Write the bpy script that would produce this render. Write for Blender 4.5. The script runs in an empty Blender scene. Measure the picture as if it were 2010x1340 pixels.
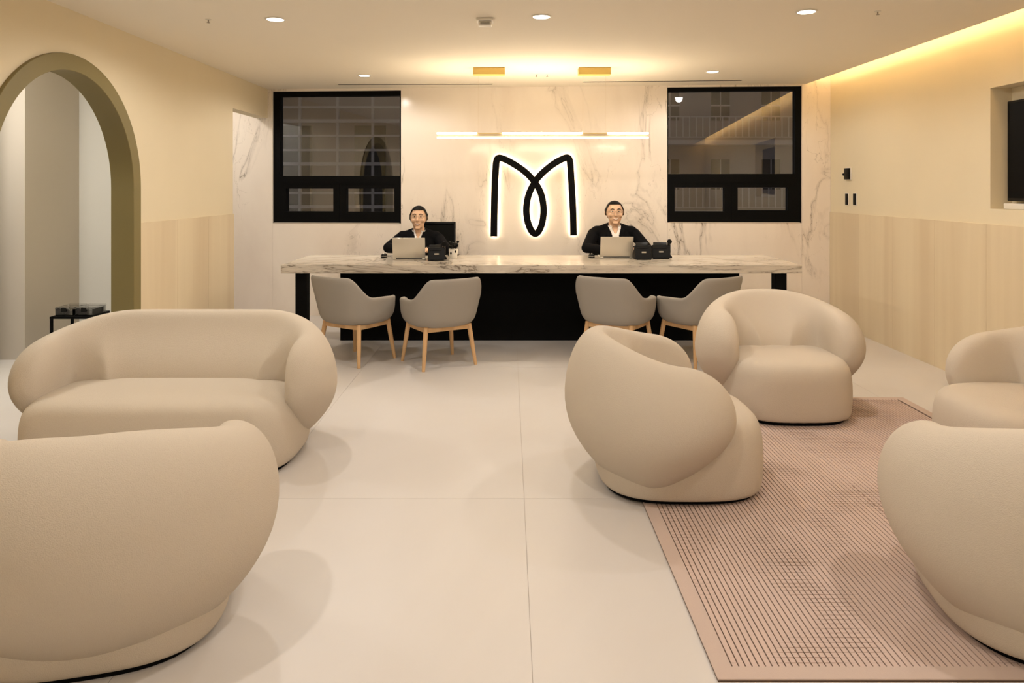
import bpy, bmesh, math, random
from mathutils import Vector, Matrix, Quaternion
random.seed(7)
C = bpy.context.scene.collection
S = bpy.context.scene
F, HX, HY, HC = 1440.0, 1000.0, 367.0, 1.4      # focal length in px (2010x1340 frame), vanishing point, eye height

# ------------------------------------------------------------------ camera, world, exposure
cam_d = bpy.data.cameras.new('camera'); cam = bpy.data.objects.new('camera', cam_d); C.objects.link(cam)
cam.location = (0, 0, HC); cam.rotation_euler = (math.pi/2, 0, 0)
cam_d.sensor_width = 36; cam_d.lens = F/2010*36
cam_d.shift_x = (1005-HX)/2010; cam_d.shift_y = -(670-HY)/2010
cam_d.clip_start = 0.05; S.camera = cam
w = bpy.data.worlds.new('night'); S.world = w; w.use_nodes = True
w.node_tree.nodes['Background'].inputs[0].default_value = (0.75, 0.72, 0.78, 1)
w.node_tree.nodes['Background'].inputs[1].default_value = 0.22
S.view_settings.view_transform = 'Standard'; S.view_settings.look = 'None'
S.view_settings.gamma = 1; S.view_settings.use_curve_mapping = False
S.view_settings.exposure = 0.0
LAMP = (1.0, 0.93, 0.86)          # colour of the warm lamps
WARM = (1.0, 0.74, 0.42)          # colour of the cove and pendant strips
P_DOWN = 11.4                     # watts per downlight

# ------------------------------------------------------------------ geometry helpers
class MB:
    def __init__(s): s.v = []; s.f = []
    def add(s, v, f):
        o = len(s.v); s.v += [tuple(p) for p in v]; s.f += [tuple(i+o for i in q) for q in f]; return s
    def box(s, x0, x1, y0, y1, z0, z1, M=None):
        v = [(x, y, z) for x in (x0, x1) for y in (y0, y1) for z in (z0, z1)]
        if M is not None: v = [M @ Vector(p) for p in v]
        return s.add(v, [(0,1,3,2),(4,6,7,5),(0,4,5,1),(2,3,7,6),(0,2,6,4),(1,5,7,3)])
    def rbox(s, x0, x1, y0, y1, z0, z1, r=0.01, seg=2, M=None):
        bm = bmesh.new(); bmesh.ops.create_cube(bm, size=1)
        for v in bm.verts:
            v.co = Vector(((x0+x1)/2+v.co.x*(x1-x0), (y0+y1)/2+v.co.y*(y1-y0), (z0+z1)/2+v.co.z*(z1-z0)))
        bmesh.ops.bevel(bm, geom=bm.edges[:], offset=r, segments=seg, profile=0.5, affect='EDGES')
        bm.verts.index_update()
        v = [M @ q.co if M is not None else q.co.copy() for q in bm.verts]
        f = [[q.index for q in fc.verts] for fc in bm.faces]; bm.free()
        return s.add(v, f)
    def prism(s, poly, z0, z1, M=None):
        n = len(poly)
        v = [(p[0], p[1], z0) for p in poly]+[(p[0], p[1], z1) for p in poly]
        if M is not None: v = [M @ Vector(p) for p in v]
        f = [tuple(reversed(range(n))), tuple(range(n, 2*n))]+[(i, (i+1) % n, n+(i+1) % n, n+i) for i in range(n)]
        return s.add(v, f)
    def cone(s, p0, p1, r0, r1, n=16, cap=True):
        p0 = Vector(p0); p1 = Vector(p1); d = (p1-p0).normalized()
        a = d.orthogonal().normalized(); b = d.cross(a)
        v = []
        for p, r in ((p0, r0), (p1, r1)):
            for i in range(n):
                t = 2*math.pi*i/n; v.append(p+a*(r*math.cos(t))+b*(r*math.sin(t)))
        f = [(i, (i+1) % n, n+(i+1) % n, n+i) for i in range(n)]
        if cap: f += [tuple(reversed(range(n))), tuple(range(n, 2*n))]
        return s.add(v, f)
    def tube(s, pts, r, n=8):
        pts = [Vector(p) for p in pts]; m = len(pts); v = []; f = []
        a = None
        for i, p in enumerate(pts):
            d = (pts[min(i+1, m-1)]-pts[max(i-1, 0)]).normalized()
            a = d.orthogonal().normalized() if a is None else (a-d*a.dot(d)).normalized()
            b = d.cross(a); rr = r[i] if isinstance(r, (list, tuple)) else r
            for k in range(n):
                t = 2*math.pi*k/n; v.append(p+a*(rr*math.cos(t))+b*(rr*math.sin(t)))
        for i in range(m-1):
            for k in range(n): f.append((i*n+k, i*n+(k+1) % n, (i+1)*n+(k+1) % n, (i+1)*n+k))
        f += [tuple(reversed(range(n))), tuple(range((m-1)*n, m*n))]
        return s.add(v, f)
    def lathe(s, prof, n=24, c=(0, 0, 0)):
        m = len(prof)
        v = [(c[0]+r*math.cos(2*math.pi*k/n), c[1]+r*math.sin(2*math.pi*k/n), c[2]+z) for r, z in prof for k in range(n)]
        f = [(i*n+k, i*n+(k+1) % n, (i+1)*n+(k+1) % n, (i+1)*n+k) for i in range(m-1) for k in range(n)]
        f += [tuple(reversed(range(n))), tuple(range((m-1)*n, m*n))]
        return s.add(v, f)
    def ell(s, c, r, n=16, m=12, M=None):
        v = [(0, 0, 1)]
        for i in range(1, m):
            for k in range(n):
                a = math.pi*i/m; b = 2*math.pi*k/n
                v.append((math.sin(a)*math.cos(b), math.sin(a)*math.sin(b), math.cos(a)))
        v.append((0, 0, -1))
        v = [Vector((p[0]*r[0], p[1]*r[1], p[2]*r[2])) for p in v]
        if M is not None: v = [M @ p for p in v]
        v = [p+Vector(c) for p in v]
        f = [(0, 1+k, 1+(k+1) % n) for k in range(n)]
        for i in range(m-2):
            for k in range(n): f.append((1+i*n+k, 1+(i+1)*n+k, 1+(i+1)*n+(k+1) % n, 1+i*n+(k+1) % n))
        e = len(v)-1
        f += [(e, e-n+(k+1) % n, e-n+k) for k in range(n)]
        return s.add(v, f)
    def loops(s, rings, close=True, cap=True):
        n = len(rings[0]); m = len(rings)
        v = [p for r in rings for p in r]
        f = [(i*n+k, i*n+(k+1) % n, (i+1)*n+(k+1) % n, (i+1)*n+k) for i in range(m-1) for k in range(n if close else n-1)]
        if cap: f += [tuple(reversed(range(n))), tuple(range((m-1)*n, m*n))]
        return s.add(v, f)
    def mesh(s, name):
        me = bpy.data.meshes.new(name); me.from_pydata(s.v, [], s.f)
        bm = bmesh.new(); bm.from_mesh(me); bmesh.ops.recalc_face_normals(bm, faces=bm.faces[:]); bm.to_mesh(me); bm.free()
        return me
    def build(s, name, mat, parent=None, smooth=False, bevel=0, sub=0, angle=40):
        return obj(name, s.mesh(name), mat, parent, smooth, bevel, sub, angle)

def obj(name, me, mat, parent=None, smooth=False, bevel=0, sub=0, angle=40):
    o = bpy.data.objects.new(name, me); C.objects.link(o)
    if mat is not None: me.materials.clear(); me.materials.append(M[mat])
    if smooth:
        me.polygons.foreach_set('use_smooth', [True]*len(me.polygons))
        if smooth == 'auto':
            bm = bmesh.new(); bm.from_mesh(me)
            for e in bm.edges:
                if len(e.link_faces) == 2 and e.calc_face_angle(0) > math.radians(angle): e.smooth = False
            bm.to_mesh(me); bm.free()
    if bevel:
        b = o.modifiers.new('bevel', 'BEVEL'); b.width = bevel; b.segments = 2; b.limit_method = 'ANGLE'
    if sub:
        b = o.modifiers.new('sub', 'SUBSURF'); b.levels = sub; b.render_levels = sub
    if parent is not None: o.parent = parent
    return o
def tag(o, label, cat=None, group=None, kind=None):
    o['label'] = label
    if cat: o['category'] = cat
    if group: o['group'] = group
    if kind: o['kind'] = kind
    return o
def empty(name, loc=(0, 0, 0), rz=0, label=None, cat=None, group=None, kind=None):
    o = bpy.data.objects.new(name, None); C.objects.link(o); o.location = loc; o.rotation_euler = (0, 0, rz)
    o.empty_display_size = 0.1
    if label: tag(o, label, cat, group, kind)
    return o
def copy_tree(o, parent=None):
    c = o.copy(); C.objects.link(c); c.parent = parent
    for ch in list(o.children): copy_tree(ch, c)
    return c
def sstep(a, b, x):
    t = min(1, max(0, (x-a)/(b-a))); return t*t*(3-2*t)
def lerp(a, b, t): return a+(b-a)*t
def pix(x, y, D): return Vector(((x-HX)*D/F, D, HC-(y-HY)*D/F))     # a pixel at a known depth
def floor_pt(x, y): return pix(x, y, F*HC/(y-HY))

# ------------------------------------------------------------------ materials
M = {}
def nodes(name):
    m = bpy.data.materials.new(name); m.use_nodes = True; M[name] = m
    return m, m.node_tree.nodes, m.node_tree.links, m.node_tree.nodes['Principled BSDF']
def plain(name, col, rough=0.5, metal=0, spec=0.5, bump=0, bscale=200, var=0, vscale=3, coat=0):
    m, n, l, b = nodes(name)
    b.inputs['Base Color'].default_value = (*col, 1); b.inputs['Roughness'].default_value = rough
    b.inputs['Metallic'].default_value = metal; b.inputs['Specular IOR Level'].default_value = spec
    b.inputs['Coat Weight'].default_value = coat
    tc = n.new('ShaderNodeTexCoord')
    if var:
        t = n.new('ShaderNodeTexNoise'); t.inputs['Scale'].default_value = vscale; t.inputs['Detail'].default_value = 4
        l.new(tc.outputs['Object'], t.inputs['Vector'])
        r = n.new('ShaderNodeMapRange'); r.inputs[1].default_value = .3; r.inputs[2].default_value = .7
        r.inputs[3].default_value = 1-var; r.inputs[4].default_value = 1+var*.4
        l.new(t.outputs['Fac'], r.inputs[0])
        x = n.new('ShaderNodeMix'); x.data_type = 'RGBA'; x.blend_type = 'MULTIPLY'; x.inputs[0].default_value = 1
        x.inputs[6].default_value = (*col, 1); l.new(r.outputs[0], x.inputs[7]); l.new(x.outputs[2], b.inputs['Base Color'])
    if bump:
        t = n.new('ShaderNodeTexNoise'); t.inputs['Scale'].default_value = bscale; t.inputs['Detail'].default_value = 3
        l.new(tc.outputs['Object'], t.inputs['Vector'])
        bp = n.new('ShaderNodeBump'); bp.inputs['Strength'].default_value = bump; bp.inputs['Distance'].default_value = 0.004
        l.new(t.outputs['Fac'], bp.inputs['Height']); l.new(bp.outputs[0], b.inputs['Normal'])
    return m
def emit(name, col, strength):
    m, n, l, b = nodes(name); b.inputs['Base Color'].default_value = (*col, 1)
    b.inputs['Emission Color'].default_value = (*col, 1); b.inputs['Emission Strength'].default_value = strength
def marble(name, base, cloud, vein, rough, scale=1.0, rot=(0, 0.6, 0), squash=(1, 1, .45), width=.012, amount=.55, vs=1.5):
    m, n, l, b = nodes(name); tc = n.new('ShaderNodeTexCoord')
    mp = n.new('ShaderNodeMapping'); mp.inputs['Rotation'].default_value = rot; mp.inputs['Scale'].default_value = [q*scale for q in squash]
    l.new(tc.outputs['Object'], mp.inputs['Vector'])
    def noise(sc, det, dist, off=0):
        t = n.new('ShaderNodeTexNoise'); t.inputs['Scale'].default_value = sc; t.inputs['Detail'].default_value = det
        t.inputs['Distortion'].default_value = dist; t.inputs['Roughness'].default_value = .55
        if off:
            a = n.new('ShaderNodeVectorMath'); a.inputs[1].default_value = (off, off*.7, off*1.3)
            l.new(mp.outputs[0], a.inputs[0]); l.new(a.outputs[0], t.inputs['Vector'])
        else: l.new(mp.outputs[0], t.inputs['Vector'])
        return t.outputs['Fac']
    def math_(op, a, bb=None):
        q = n.new('ShaderNodeMath'); q.operation = op
        for i, z in enumerate((a, bb)):
            if z is None: continue
            if isinstance(z, (int, float)): q.inputs[i].default_value = z
            else: l.new(z, q.inputs[i])
        return q.outputs[0]
    def rng(x, a, c, d, e):
        q = n.new('ShaderNodeMapRange'); l.new(x, q.inputs[0])
        for i, z in zip((1, 2, 3, 4), (a, c, d, e)): q.inputs[i].default_value = z
        return q.outputs[0]
    def mix(f, a, c):
        x = n.new('ShaderNodeMix'); x.data_type = 'RGBA'; l.new(f, x.inputs[0])
        for i, z in ((6, a), (7, c)):
            if isinstance(z, tuple): x.inputs[i].default_value = (*z, 1)
            else: l.new(z, x.inputs[i])
        return x.outputs[2]
    clouds = rng(noise(1.1, 5, .6, 3), .42, .72, 0, 1)
    col = mix(clouds, base, cloud)
    d = math_('ABSOLUTE', math_('SUBTRACT', noise(vs, 6, 1.0), .5))
    v1 = rng(d, 0, width, 1, 0); soft = rng(d, 0, width*7, .35, 0)
    mask = rng(noise(.9, 2, 0, 11), 1-amount, 1-amount+.12, 0, 1)
    vv = math_('MULTIPLY', math_('MAXIMUM', v1, soft), mask)
    d2 = math_('ABSOLUTE', math_('SUBTRACT', noise(vs*2.3, 5, .8, 21), .5))
    v2 = math_('MULTIPLY', rng(d2, 0, width*.8, .55, 0), mask)
    col = mix(math_('MAXIMUM', vv, v2), col, vein)
    l.new(col, b.inputs['Base Color']); b.inputs['Roughness'].default_value = rough
def wood(name, c1, c2, rough, sc=(14, 14, .5), fine=30):
    m, n, l, b = nodes(name); tc = n.new('ShaderNodeTexCoord')
    mp = n.new('ShaderNodeMapping'); mp.inputs['Scale'].default_value = sc; l.new(tc.outputs['Object'], mp.inputs['Vector'])
    t = n.new('ShaderNodeTexNoise'); t.inputs['Scale'].default_value = .45; t.inputs['Detail'].default_value = 7; t.inputs['Distortion'].default_value = .25
    l.new(mp.outputs[0], t.inputs['Vector'])
    r = n.new('ShaderNodeValToRGB'); r.color_ramp.elements[0].position = .36; r.color_ramp.elements[1].position = .66
    r.color_ramp.elements[0].color = (*c2, 1); r.color_ramp.elements[1].color = (*c1, 1)
    l.new(t.outputs['Fac'], r.inputs[0]); l.new(r.outputs[0], b.inputs['Base Color']); b.inputs['Roughness'].default_value = rough

plain('plaster', (.80, .70, .50), .75, var=.03, vscale=1.5)
plain('ceiling_paint', (.91, .84, .715), .8)
plain('annex_paint', (.74, .73, .69), .75)
plain('annex_beige', (.60, .54, .46), .75)
plain('joint', (.62, .56, .50), .8)
marble('floor_tile', (.66, .625, .595), (.61, .565, .525), (.46, .40, .33), .42, scale=.7, rot=(0, 0, .5), squash=(1, .6, 1), width=.004, amount=.30)
marble('wall_marble', (.88, .80, .705), (.79, .70, .61), (.22, .17, .12), .16, scale=.8, rot=(0, -.7, 0), squash=(1.5, 1, .55), width=.0042, amount=.52, vs=1.3)
marble('desk_marble', (.80, .73, .62), (.62, .54, .44), (.20, .16, .12), .18, scale=1.2, rot=(0, .12, 0), squash=(.35, .35, 3), width=.018, amount=.60, vs=1.9)
wood('wall_wood', (.80, .68, .47), (.70, .57, .38), .5, sc=(7, 7, .35))
wood('leg_wood', (.72, .47, .24), (.60, .36, .17), .45, sc=(30, 30, 2))
plain('boucle', (.60, .525, .43), .95, spec=.15, bump=.50, bscale=320)
plain('grey_shell', (.34, .31, .27), .8, spec=.25, bump=.15, bscale=500)
plain('black_metal', (.0015, .0015, .0015), .6, spec=.1)
plain('black_panel', (.002, .002, .002), .7, spec=.1)
plain('black_plastic', (.002, .002, .002), .45, spec=.2)
plain('black_gloss', (.002, .002, .002), .35, spec=.06)
plain('dark_mesh', (.004, .004, .003), .7, spec=.1)
plain('olive', (.22, .175, .065), .55, var=.04)
plain('gold', (.80, .58, .17), .45, metal=0)
plain('silver', (.66, .62, .54), .38, metal=.55)
plain('grey_key', (.02, .02, .02), .5)
plain('screen_dark', (.01, .012, .015), .1)
plain('white_plastic', (.80, .76, .68), .4)
plain('cable', (.62, .50, .34), .6)
plain('suit', (.004, .004, .005), .85, spec=.1, bump=.1, bscale=600)
plain('shirt', (.85, .80, .76), .8)
plain('skin', (.70, .45, .29), .55, var=.05, vscale=12)
plain('hair', (.003, .0025, .002), .6, spec=.2)
plain('lip', (.36, .14, .09), .5)
plain('eye_white', (.7, .66, .6), .3)
plain('iris', (.02, .012, .008), .2)
plain('rug_base', (.10, .06, .04), .95)
plain('rug_border', (.56, .44, .38), .95, bump=.3, bscale=600)
plain('facade', (.34, .30, .28), .9)
plain('facade_dark', (.05, .045, .042), .9)
plain('facade_light', (.52, .49, .47), .9)
plain('sprinkler', (.35, .30, .24), .4, metal=.5)
emit('lamp_lens', (1, .95, .86), 12)
emit('strip', (1, .86, .66), 14)
emit('strip_up', (1, .82, .58), 75)
emit('cove_led', WARM, 52)
emit('halo_led', (1, .84, .62), 14)
emit('annex_fill', (1, .95, .86), 40)  # glow of the unseen lamp added in the side room
emit('passage_fill', (1, .93, .86), 26)  # glow of the unseen lamp added in the passage
def rib_mat():
    m, n, l, b = nodes('rug_rib'); tc = n.new('ShaderNodeTexCoord')
    br = n.new('ShaderNodeTexBrick'); br.inputs['Scale'].default_value = 1; br.offset = .5
    br.inputs['Brick Width'].default_value = 4; br.inputs['Row Height'].default_value = .024; br.inputs['Mortar Size'].default_value = .0022
    br.inputs['Color1'].default_value = (.58, .44, .38, 1); br.inputs['Color2'].default_value = (.55, .42, .36, 1); br.inputs['Mortar'].default_value = (.22, .13, .09, 1)
    l.new(tc.outputs['Object'], br.inputs['Vector'])
    t = n.new('ShaderNodeTexNoise'); t.inputs['Scale'].default_value = 2.2; l.new(tc.outputs['Object'], t.inputs['Vector'])
    r = n.new('ShaderNodeMapRange'); r.inputs[1].default_value = .47; r.inputs[2].default_value = .6; l.new(t.outputs['Fac'], r.inputs[0])
    x = n.new('ShaderNodeMix'); x.data_type = 'RGBA'; x.inputs[6].default_value = (.58, .44, .38, 1)
    l.new(r.outputs[0], x.inputs[0]); l.new(br.outputs['Color'], x.inputs[7]); l.new(x.outputs[2], b.inputs['Base Color'])
    b.inputs['Roughness'].default_value = .9
rib_mat()
def glass_mat(name, tint, ior, rough=0.0):
    m = bpy.data.materials.new(name); m.use_nodes = True; M[name] = m; n = m.node_tree.nodes; l = m.node_tree.links
    n.remove(n['Principled BSDF']); o = n['Material Output']
    t = n.new('ShaderNodeBsdfTransparent'); t.inputs[0].default_value = (*tint, 1)
    g = n.new('ShaderNodeBsdfGlossy'); g.inputs['Roughness'].default_value = rough
    f = n.new('ShaderNodeFresnel'); f.inputs[0].default_value = ior; x = n.new('ShaderNodeMixShader')
    l.new(f.outputs[0], x.inputs[0]); l.new(t.outputs[0], x.inputs[1]); l.new(g.outputs[0], x.inputs[2]); l.new(x.outputs[0], o.inputs[0])
glass_mat('window_glass', (.85, .85, .85), 2.0)
glass_mat('clear_acrylic', (.86, .86, .86), 1.45)

# ------------------------------------------------------------------ room layout
XL, XR, ZC, XLIP = -2.65, 3.33, 2.47, 3.08
YF = -3.0                                           # wall behind the camera
O = Vector((-2.69, 8.04, 0)); TH = math.atan2(-.42, 5.81)
U = Vector((math.cos(TH), math.sin(TH), 0)); N = Vector((math.sin(TH), -math.cos(TH), 0))   # along the back wall, out of it
CAM = Vector((0, 0, HC))
def wall_uz(x, y, off=0):
    d = Vector(((x-HX)/F, 1, (HY-y)/F)); t = (O+N*off-CAM).dot(N)/d.dot(N); p = CAM+d*t
    return (p-O).dot(U), p.z
WM = Matrix(((U.x, N.x, 0, O.x), (U.y, N.y, 0, O.y), (0, 0, 1, 0), (0, 0, 0, 1)))       # (u, off, z) -> world
def ywall(x): return O.y+(x-O.x)*math.tan(TH)
WAINS = 1.143

# floor
b = MB(); b.box(-5.4, 3.5, YF-.1, 9.0, -.12, -.003); floor = tag(b.build('floor', 'joint'), 'pale cream stone tile floor of the lounge', kind='structure')
tw, tl, g = 1.2, 2.4, .0008
xs = [.066+tw*i for i in range(-5, 4)]; ys = [3.3+tl*i for i in range(-3, 4)]
for x0 in xs:
    for y0 in ys:
        a0, a1 = max(x0, -5.3), min(x0+tw, 3.45); c0, c1 = max(y0, YF-.05), min(y0+tl, 8.9)
        if a1-a0 < .02 or c1-c0 < .02: continue
        q = MB(); q.box(a0+g, a1-g, c0+g, c1-g, -.0028, 0); q.build('floor_tile', 'floor_tile', floor)

# left wall with the arch and the far doorway
AY, AZ, AR = 4.43, 1.395, .805
def arch_poly(r, n=40): return [(AY-r, 0)]+[(AY-r*math.cos(math.pi*i/n), AZ+r*math.sin(math.pi*i/n)) for i in range(n+1)]+[(AY+r, 0)]
YD = 7.03
poly = [(YF, 0)]+arch_poly(AR-.05)+[(YD, 0), (YD, 2.155), (ywall(XL), 2.155), (ywall(XL), ZC), (YF, ZC)]
LM = Matrix(((0, 0, 1, 0), (1, 0, 0, 0), (0, 1, 0, 0), (0, 0, 0, 1)))       # (y, z, x) -> world
b = MB(); b.prism(poly, XL-.13, XL, LM); wl = tag(b.build('wall_left', 'plaster'), 'cream plaster wall pierced by the olive arch', kind='structure')
def wains(wall, x0, x1, y0, y1, n):
    for i in range(n):
        a = lerp(y0, y1, i/n); c = lerp(y0, y1, (i+1)/n)
        q = MB(); q.box(x0, x1, a+.0012, c-.0012, 0.0, WAINS); q.build('wall_panel', 'wall_wood', wall)
wains(wl, XL, XL+.012, AY+AR, YD, 3); wains(wl, XL, XL+.012, YF, AY-AR, 8)
# arch surround
op, ip = arch_poly(AR), arch_poly(AR-.10)
rings = []
for x in (XL-.14, XL+.022):
    rings.append([(x, p[0], p[1]) for p in op]); rings.append([(x, p[0], p[1]) for p in ip])
n = len(op); v = [p for r in (rings[0], rings[1], rings[2], rings[3]) for p in r]
fc = []
for i in range(n-1):
    for a, c in ((0, 1), (1, 3), (3, 2), (2, 0)): fc.append((a*n+i, a*n+i+1, c*n+i+1, c*n+i))
for i in (0, n-1): fc.append((i, n+i, 3*n+i, 2*n+i))
b = MB(); b.add(v, fc); tag(b.build('trim_1', 'olive', smooth='auto', bevel=.003), 'olive green arch surround around the opening in left wall', kind='structure')

# right wall with television niche
NY0, NY1, NZ0, NZ1, NDEP = 3.62, 5.08, 1.25, 2.085, .15
yr = ywall(XR)
b = MB()
b.box(XR, XR+.02, YF, NY0, 0, 2.85); b.box(XR, XR+.02, NY1, yr, 0, 2.85); b.box(XR, XR+.02, NY0, NY1, 0, NZ0); b.box(XR, XR+.02, NY0, NY1, NZ1, 2.85)
b.box(XR+.02, XR+NDEP, NY0-.02, NY0, NZ0-.02, NZ1+.02); b.box(XR+.02, XR+NDEP, NY1, NY1+.02, NZ0-.02, NZ1+.02)
b.box(XR+.02, XR+NDEP, NY0, NY1, NZ0-.02, NZ0); b.box(XR+.02, XR+NDEP, NY0, NY1, NZ1, NZ1+.02)
b.box(XR+NDEP, XR+NDEP+.05, YF, yr, 0, 2.85)
wr = tag(b.build('wall_right', 'plaster'), 'cream plaster wall with a recessed niche for the television', kind='structure')
wains(wr, XR-.010, XR, YF, yr-.002, 17)

# ceiling, cove
b = MB()
b.prism([(XL, YF), (XLIP, YF), (XLIP, ywall(XLIP)), (XL, ywall(XL))], ZC, ZC+.06)
b.prism([(XLIP-.4, YF), (XR+.2, YF), (XR+.2, ywall(XR)+.02), (XLIP-.4, ywall(XLIP))], 2.85, 2.9)
b.prism([(XLIP-.42, YF), (XLIP-.4, YF), (XLIP-.4, ywall(XLIP)), (XLIP-.42, ywall(XLIP))], ZC+.06, 2.9)
ceil = tag(b.build('ceiling', 'ceiling_paint'), 'cream ceiling with a light cove along the right wall', kind='structure')
b = MB(); b.box(XL-.13, XR+.2, YF-.1, YF, 0, 2.9); tag(b.build('wall_front', 'plaster'), 'cream plaster wall opposite the reception desk', kind='structure')

# back wall: openings for two windows
W1 = dict(out=(535, 178, 787, 438), up=(548, 188, 784, 345), lo=[(560, 370, 653, 415), (678, 370, 773, 416)])
W2 = dict(out=(1310, 169, 1574, 437), up=(1312, 178, 1562, 341), lo=[(1325, 368, 1423, 415), (1449, 368, 1548, 413)])
def rect(r, off=0):
    a = wall_uz(r[0], (r[1]+r[3])/2, off); c = wall_uz(r[2], (r[1]+r[3])/2, off); m_ = (r[0]+r[2])/2
    return a[0], c[0], wall_uz(m_, r[3], off)[1], wall_uz(m_, r[1], off)[1]
u10, u11, z10, z11 = rect(W1['out']); u20, u21, z20, z21 = rect(W2['out'])
z11 = min(z11, ZC-.025); z21 = min(z21, ZC-.02)
UE = (XR-O.x)/U.x; US = -1.6
cols = [(US, -.45, 0, 2.85), (-.45, u10, 0, 2.85), (u10, u11, 0, z10), (u10, u11, z11, 2.85), (u11, u20, 0, 2.85), (u20, u21, 0, z20), (u20, u21, z21, 2.85), (u21, UE, 0, 2.85)]
b = MB()
for c in cols: b.box(c[0], c[1], -.20, -.02, c[2], c[3], WM)
wb = tag(b.build('wall_back', 'joint'), 'veined cream marble wall behind the reception desk', kind='structure')
for c in cols:
    q = MB(); q.box(c[0]+.0008, c[1]-.0008, -.019, 0, c[2]+(.0008 if c[2] else 0), c[3]-.0008, WM); q.build('marble_slab', 'wall_marble', wb)

def window(name, W, label, u0, u1, z0, z1):
    root = empty(name, label=label, kind='structure'); root.matrix_world = Matrix.Identity(4)
    pu = rect(W['up']); los = [rect(r) for r in W['lo']]
    o0, o1 = -.11, -.02
    b = MB(); zmid = pu[2]
    b.box(u0, pu[0], o0, o1, z0, z1, WM); b.box(pu[1], u1, o0, o1, z0, z1, WM); b.box(pu[0], pu[1], o0, o1, pu[3], z1, WM)
    b.build('window_frame', 'black_metal', root)
    # lower band: rail plus two opening sashes
    b = MB(); zt = los[0][3]+.05; b.box(pu[0], pu[1], o0, o1+.006, zt, zmid, WM); b.build('transom', 'black_metal', root)
    um = (los[0][1]+los[1][0])/2
    for k, r in enumerate(los):
        s0, s1 = (pu[0], um-.001) if k == 0 else (um+.001, pu[1])
        s = MB(); s.box(s0, r[0], o0, o1, z0, zt, WM); s.box(r[1], s1, o0, o1, z0, zt, WM); s.box(r[0], r[1], o0, o1, z0, r[2], WM); s.box(r[0], r[1], o0, o1, r[3], zt, WM)
        so = s.build('sash', 'black_metal', root)
        p = MB(); p.box(r[0]-.005, r[1]+.005, -.072, -.066, r[2]-.005, r[3]+.005, WM); p.build('pane', 'window_glass', so)
    p = MB(); p.box(pu[0]-.005, pu[1]+.005, -.072, -.066, pu[2]-.005, pu[3]+.005, WM); p.build('pane', 'window_glass', root)
    s = MB(); s.box(u0+.02, u1-.02, -.02, .006, z0+.001, z0+.006, WM); s.build('window_sill', 'silver', root)
window('window_1', W1, 'black framed window above the receptionist in clear glasses', u10, u11, z10, z11)
window('window_2', W2, 'black framed window beside the right wall', u20, u21, z20, z21)

# side room behind the arch
b = MB(); b.box(-5.0, -4.9, YF, 9.0, 0, 2.7); tag(b.build('wall_side_room', 'annex_paint'), 'pale wall of the side room seen through the arch', kind='structure')
b = MB(); b.box(-4.9, XL-.13, 6.7, 6.8, 0, 2.7); tag(b.build('wall_side_room_end', 'annex_paint'), 'grey white end wall of the side room', kind='structure')
b = MB(); b.box(-4.9, -3.93, 5.95, 6.7, 0, 2.7); tag(b.build('wall_side_room_pier', 'annex_beige'), 'beige projecting pier in the side room', kind='structure')
b = MB(); b.box(-4.9, XL-.13, YF, YF+.1, 0, 2.7); tag(b.build('wall_side_room_near', 'annex_paint'), 'pale near wall of the side room', kind='structure')
b = MB(); b.box(-5.0, XL-.13, YF, 9.0, 2.7, 2.8); tag(b.build('ceiling_side_room', 'ceiling_paint'), 'ceiling of the side room', kind='structure')
b = MB(); b.box(XL-.14, XL-.13, YF, 6.8, ZC-.01, 2.7); tag(b.build('trim_2', 'annex_paint'), 'pale wall head above the arch on the side room side', kind='structure')
# door leaf standing in the side room (white)
b = MB(); b.box(-4.9, -4.06, 5.60, 5.645, .01, 2.35)
dr = tag(b.build('door_1', 'white_plastic', bevel=.003), 'white door leaf standing open in the side room', kind='structure')
t = empty('added_panel_lamp', (-3.8, 4.9, 2.7), label='unseen added panel lamp that brightens the side room', cat='added ceiling light')  # added lamp, never in view, put here to light the side room
b = MB(); b.box(-.32, .32, -.32, .32, -.03, -.0005); b.box(-.3, .3, -.3, .3, -.031, -.03); b.build('lamp_frame', 'white_plastic', t)
b = MB(); b.box(-.28, .28, -.28, .28, -.036, -.0312); b.build('diffuser', 'annex_fill', t)

t = empty('added_panel_lamp', (-3.5, 7.4, 2.7), label='unseen added panel lamp that brightens the passage behind the far doorway', cat='added ceiling light')  # added lamp, hidden from view, brightens the marble beyond the doorway
b = MB(); b.box(-.22, .22, -.22, .22, -.03, -.0005); b.build('lamp_frame', 'white_plastic', t)
b = MB(); b.box(-.2, .2, -.2, .2, -.036, -.0302); b.build('diffuser', 'passage_fill', t)
# ------------------------------------------------------------------ ceiling fittings
def downlight(x, y, label, seen=True):
    t = empty('ceiling_downlight', (x, y, ZC), label=label, cat='downlight', group='recessed ceiling downlights')
    b = MB(); b.lathe([(.052, -.001), (.052, -.006), (.062, -.006), (.064, -.001)], 32); b.build('trim_ring', 'white_plastic', t, smooth='auto')
    b = MB(); b.lathe([(.052, -.004), (.02, -.0065), (.001, -.007)], 32); b.build('lens', 'lamp_lens', t, smooth=True)
    ld = bpy.data.lights.new('downlight_beam', 'SPOT'); ld.energy = P_DOWN*4; ld.color = LAMP; ld.spot_size = math.radians(172); ld.spot_blend = .35; ld.shadow_soft_size = .04
    lo = bpy.data.objects.new('downlight_beam', ld); C.objects.link(lo); lo.location = (0, 0, -.018); lo.parent = t
downlight(-1.49, 4.67, 'round recessed downlight over the cream loveseat')
downlight(.20, 4.60, 'round recessed downlight beside the white smoke detector')
downlight(1.81, 4.47, 'round recessed downlight over the armchairs on the rug')
downlight(-1.39, 7.03, 'round recessed downlight in front of the left black window')
downlight(1.88, 6.79, 'round recessed downlight in front of the right black window')
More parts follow.
